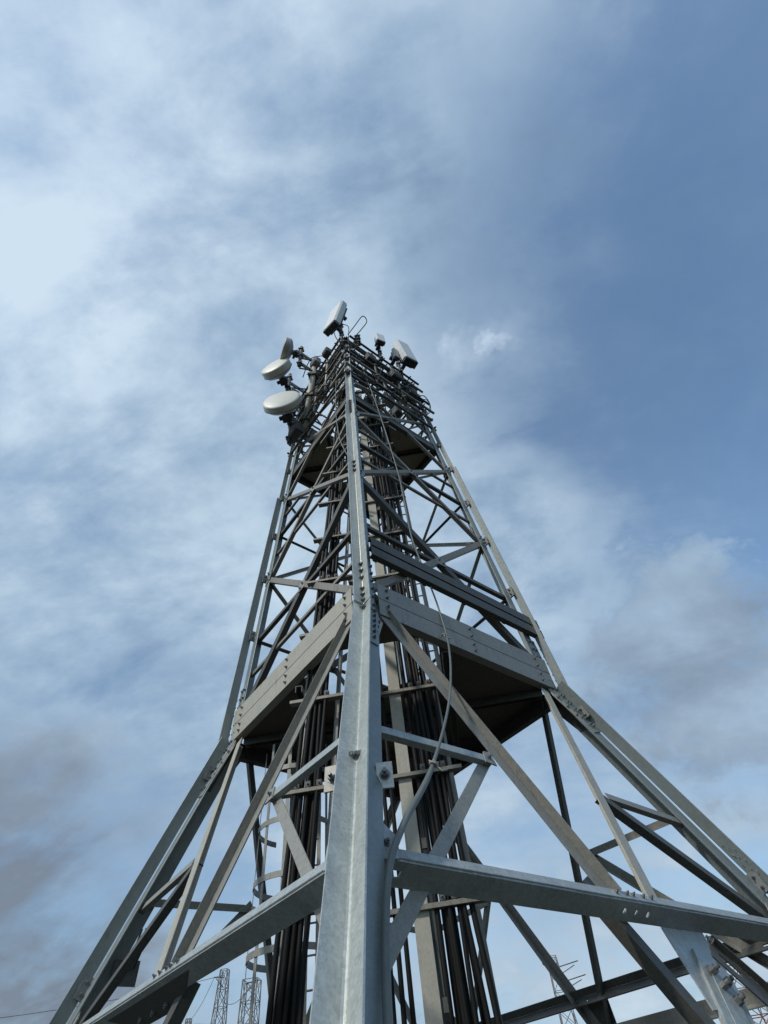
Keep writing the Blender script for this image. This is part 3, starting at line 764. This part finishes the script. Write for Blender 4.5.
mast(m2, 14.9, 2.4, 1.0, 'distant lattice mast with side arms seen behind the right rear brace', 'far', False, ((14.7, 0, -.9, .3), (13.9, .3, 2.6, 0), (12.6, .3, 3.0, 0), (11.0, .3, 3.2, .35)))
m3 = azpos(19.7, 60)
mast(m3, 9.0, 2.6, 1.4, 'distant red and white lattice mast at the lower right corner', 'far', True, ((7.4, 0, 2.4, 0),))
m5 = azpos(-23.2, 85)
mast(m5, 14.2, 1.5, .5, 'smallest and faintest far lattice mast, left of the wired one', 'far', False, ((13.4, 0, -2.0, 0), (12.2, 0, 1.8, .3), (10.8, 0, -2.6, .25)))
wire(m1 + V((-1, 0, 15.0)), m5 + UP * 14.0, .5, 'slack wire between the two left far masts')
wire(m1b + UP * 12.8, m1 + UP * 13.2, .8, 'drooping cable between the wired mast and its right neighbour')
m4 = azpos(-33.5, 60)
t = thing('utility_pole', m4, 'thin far pole at the lower left corner with a forked top', 'pole')
bm = B(); tube(bm, [m4, m4 + UP * 10.3], .09, 6); obj('pole_shaft', bm, 'far', t)
bm = B(); tube(bm, smooth_path([m4 + UP * 9.2 + V((-.9, 0, -.9)), m4 + UP * 9.2 + V((-.6, 0, .2)), m4 + UP * 9.9]), .04, 5); tube(bm, [m4 + UP * 9.6, m4 + V((.8, 0, 9.8)), m4 + V((.8, 0, 10.5))], .04, 5); obj('pole_fork', bm, 'dark', t)
wire(m1 + UP * 15.0, azpos(-52, 75) + UP * 12.5, 1.2, 'upper thin wire running left from the far lattice mast top')
wire(m1 + V((-2.3, 0, 11.6)), azpos(-52, 75) + UP * 7.4, 1.0, 'lower thin wire running left from the far lattice mast arm')

# ------------------------------------------------------------------ ground
m, nt, b = newmat('gravel_ground')
N, L = nt.nodes, nt.links
tcn = N.new('ShaderNodeTexCoord'); n1 = N.new('ShaderNodeTexNoise'); n1.inputs['Scale'].default_value = 35; n1.inputs['Detail'].default_value = 8
n2 = N.new('ShaderNodeTexNoise'); n2.inputs['Scale'].default_value = .12; n2.inputs['Detail'].default_value = 5
L.new(tcn.outputs['Object'], n1.inputs['Vector']); L.new(tcn.outputs['Object'], n2.inputs['Vector'])
cr = N.new('ShaderNodeValToRGB'); cr.color_ramp.elements[0].color = (.018, .017, .015, 1); cr.color_ramp.elements[0].position = .3; cr.color_ramp.elements[1].color = (.055, .052, .046, 1); cr.color_ramp.elements[1].position = .7
L.new(n1.outputs[0], cr.inputs[0])
mx = N.new('ShaderNodeMix'); mx.data_type = 'RGBA'; mr = N.new('ShaderNodeMapRange'); mr.inputs[1].default_value = .5; mr.inputs[2].default_value = .6
L.new(n2.outputs[0], mr.inputs[0]); L.new(mr.outputs[0], mx.inputs['Factor']); L.new(cr.outputs[0], mx.inputs['A']); mx.inputs['B'].default_value = (.022, .028, .012, 1)
L.new(mx.outputs['Result'], b.inputs['Base Color']); b.inputs['Roughness'].default_value = .95
bp = N.new('ShaderNodeBump'); bp.inputs['Distance'].default_value = .02; L.new(n1.outputs[0], bp.inputs['Height']); L.new(bp.outputs[0], b.inputs['Normal'])
bm = B(); bmesh.ops.create_grid(bm, x_segments=8, y_segments=8, size=1500)
tag(obj('ground', bm, m), kind='structure')

# ------------------------------------------------------------------ sky and light
SUN = V((-.46, -.56, .69)).normalized()
W = bpy.data.worlds.new('World'); sc.world = W; W.use_nodes = True
nt = W.node_tree; N, L = nt.nodes, nt.links; N.clear()
out = N.new('ShaderNodeOutputWorld')
sky = N.new('ShaderNodeTexSky'); sky.sky_type = 'NISHITA'; sky.sun_disc = False
sky.sun_elevation = math.asin(SUN.z); sky.sun_rotation = math.atan2(SUN.x, SUN.y); sky.air_density = 1.0; sky.dust_density = .1; sky.ozone_density = 1.2
bg1 = N.new('ShaderNodeBackground'); bg1.inputs[1].default_value = .15; wb = N.new('ShaderNodeVectorMath'); wb.operation = 'MULTIPLY'; wb.inputs[1].default_value = (.98, 1.14, 1.16); L.new(sky.outputs[0], wb.inputs[0]); L.new(wb.outputs[0], bg1.inputs[0])
tcn = N.new('ShaderNodeTexCoord'); D = tcn.outputs['Generated']
def mth(op, a, b=None, c=None, clamp=False):
    q = N.new('ShaderNodeMath'); q.operation = op; q.use_clamp = clamp
    for i, x in enumerate((a, b, c)):
        if x is None: continue
        if isinstance(x, (int, float)): q.inputs[i].default_value = x
        else: L.new(x, q.inputs[i])
    return q.outputs[0]
def dot(v):
    q = N.new('ShaderNodeVectorMath'); q.operation = 'DOT_PRODUCT'; L.new(D, q.inputs[0]); q.inputs[1].default_value = V(v).normalized(); return q.outputs['Value']
def sstep(x, a, b):
    q = N.new('ShaderNodeMapRange'); q.interpolation_type = 'SMOOTHERSTEP'; L.new(x, q.inputs[0]); q.inputs[1].default_value = a; q.inputs[2].default_value = b; return q.outputs[0]
sx = N.new('ShaderNodeSeparateXYZ'); L.new(D, sx.inputs[0])
den = mth('ADD', mth('MAXIMUM', sx.outputs[2], 0.0), .48)
cx = N.new('ShaderNodeCombineXYZ'); L.new(mth('DIVIDE', sx.outputs[0], den), cx.inputs[0]); L.new(mth('DIVIDE', sx.outputs[1], den), cx.inputs[1])
def noise(scale, detail, rough, dist=0, seed=0, stretch=(1, 1, 1), rot=0):
    mp = N.new('ShaderNodeMapping'); mp.inputs['Location'].default_value = (seed, seed * .7, seed * .3); mp.inputs['Scale'].default_value = stretch; mp.inputs['Rotation'].default_value = (0, 0, rot)
    L.new(cx.outputs[0], mp.inputs[0])
    q = N.new('ShaderNodeTexNoise'); q.inputs['Scale'].default_value = scale; q.inputs['Detail'].default_value = detail; q.inputs['Roughness'].default_value = rough; q.inputs['Distortion'].default_value = dist
    L.new(mp.outputs[0], q.inputs['Vector']); return q.outputs[0]
nA = noise(1.75, 8, .52, .15, 3.1)
nB = noise(3.9, 10, .60, .2, 11.3, (1, 1.7, 1), .6)
nC = noise(2.3, 8, .52, .1, 23.7)
nD = noise(12, 8, .6, .25, 5.5)
nE = noise(38, 8, .62, .2, 7.7)
cA = mth('SUBTRACT', nA, .5); cB = mth('SUBTRACT', nB, .5); cC = mth('SUBTRACT', nC, .5); cD = mth('SUBTRACT', nD, .5)
# clear area of the sky
clear = sstep(mth('ADD', dot((.78, .12, .62)), mth('ADD', mth('MULTIPLY', cA, .55), mth('ADD', mth('MULTIPLY', cB, .5), mth('MULTIPLY', cD, .14)))), .60, .94)
cover = mth('ADD', .84, mth('ADD', mth('MULTIPLY', cB, 1.5), mth('ADD', mth('MULTIPLY', cC, .9), mth('MULTIPLY', cD, .5))))
cover = mth('MULTIPLY', mth('MINIMUM', mth('MAXIMUM', cover, .25), .98), mth('SUBTRACT', 1.0, mth('MULTIPLY', clear, .90)))
c0 = V((.229, .350, .908)).normalized(); la = V((.932, -.276, .233)); la = (la - c0 * la.dot(c0)).normalized(); sa = c0.cross(la)
pa = mth('ADD', dot(la), mth('MULTIPLY', cD, .16)); pb = mth('ADD', dot(sa), mth('MULTIPLY', mth('ADD', cD, cB), .11))
ell = mth('ADD', mth('POWER', mth('DIVIDE', pa, .10), 2), mth('POWER', mth('DIVIDE', pb, .05), 2))
puff = sstep(mth('ADD', mth('SUBTRACT', 1.0, ell), mth('ADD', mth('MULTIPLY', cD, 2.2), mth('MULTIPLY', nE, 1.2))), .35, 2.5)
puff = mth('MULTIPLY', puff, sstep(dot(c0), .9, .97))
puff2 = mth('MULTIPLY', sstep(mth('ADD', dot((.325, .60, .73)), mth('MULTIPLY', cD, .05)), .990, 1.012), .25)
puff = mth('MAXIMUM', puff, puff2)
cover = mth('MAXIMUM', cover, mth('MULTIPLY', puff, .88))
dk = mth('MULTIPLY', sstep(mth('ADD', dot((.46, .765, .45)), mth('ADD', mth('MULTIPLY', cD, .05), mth('MULTIPLY', cB, .06))), .972, 1.0), .9)
low = sstep(mth('ADD', dot((-.62, .74, .22)), mth('ADD', mth('MULTIPLY', cC, .16), mth('MULTIPLY', cB, .14))), .925, 1.03)
lowall = sstep(sx.outputs[2], .42, .05)
cover = mth('MAXIMUM', cover, mth('MULTIPLY', low, .95)); cover = mth('MAXIMUM', cover, mth('MULTIPLY', lowall, .9)); cover = mth('MAXIMUM', cover, dk)
# cloud brightness
bright = mth('ADD', .59, mth('ADD', mth('MULTIPLY', cC, 1.3), mth('ADD', mth('MULTIPLY', cB, 1.0), mth('MULTIPLY', cD, .3))))
bright = mth('ADD', bright, mth('MULTIPLY', sstep(dot((-.5, -.35, .79)), .60, 1.0), .5))
bright = mth('ADD', bright, mth('MULTIPLY', puff, .5))
bright = mth('SUBTRACT', bright, mth('MULTIPLY', dk, .42)); bright = mth('SUBTRACT', bright, mth('MULTIPLY', low, .72)); bright = mth('SUBTRACT', bright, mth('MULTIPLY', lowall, .10))
cr = N.new('ShaderNodeValToRGB'); L.new(bright, cr.inputs[0])
e = cr.color_ramp.elements; e[0].position = 0; e[0].color = (.20, .255, .335, 1); e[1].position = 1; e[1].color = (.63, .77, .90, 1)
k = e.new(.5); k.color = (.395, .53, .675, 1)
bg2 = N.new('ShaderNodeBackground'); bg2.inputs[1].default_value = 1.0; hz = N.new('ShaderNodeMix'); hz.data_type = 'RGBA'; hs = N.new('ShaderNodeHueSaturation'); hs.inputs['Saturation'].default_value = .92; hs.inputs['Value'].default_value = .94
L.new(cr.outputs[0], hs.inputs['Color']); L.new(sstep(sx.outputs[2], .62, .12), hz.inputs['Factor']); L.new(cr.outputs[0], hz.inputs['A']); L.new(hs.outputs[0], hz.inputs['B']); L.new(hz.outputs['Result'], bg2.inputs[0])
ms = N.new('ShaderNodeMixShader'); L.new(mth('MINIMUM', cover, 1.0), ms.inputs[0]); L.new(bg1.outputs[0], ms.inputs[1]); L.new(bg2.outputs[0], ms.inputs[2]); L.new(ms.outputs[0], out.inputs[0])

ld = bpy.data.lights.new('sun', 'SUN'); ld.energy = 2.2; ld.angle = math.radians(3.5); ld.color = (1, .95, .86)
lo = bpy.data.objects.new('sun', ld); C.objects.link(lo); lo.rotation_euler = (-SUN).to_track_quat('-Z', 'Y').to_euler()

# ------------------------------------------------------------------ camera
cd = bpy.data.cameras.new('camera'); cam = bpy.data.objects.new('camera', cd); C.objects.link(cam)
R_ = Matrix(((.98512017, .17092186, .01799928), (.14628468, -.7789008, -.6098478), (-.09021667, .60340638, -.79231414)))
cam.matrix_world = Matrix.Translation((.52000606, -6.80980417, 1.6)) @ R_.to_4x4()
cd.sensor_fit = 'VERTICAL'; cd.sensor_height = 36; cd.sensor_width = 27; cd.lens = 500.5685 / 1024 * 36
cd.clip_start = .05; cd.clip_end = 6000
sc.camera = cam
M['rubber'].node_tree.nodes['Principled BSDF'].inputs['Specular IOR Level'].default_value = .25
sc.render.resolution_x, sc.render.resolution_y = 768, 1024
vs = sc.view_settings; vs.view_transform = 'Standard'; vs.look = 'None'; vs.exposure = 0; vs.gamma = 1
sc.render.engine = 'CYCLES'
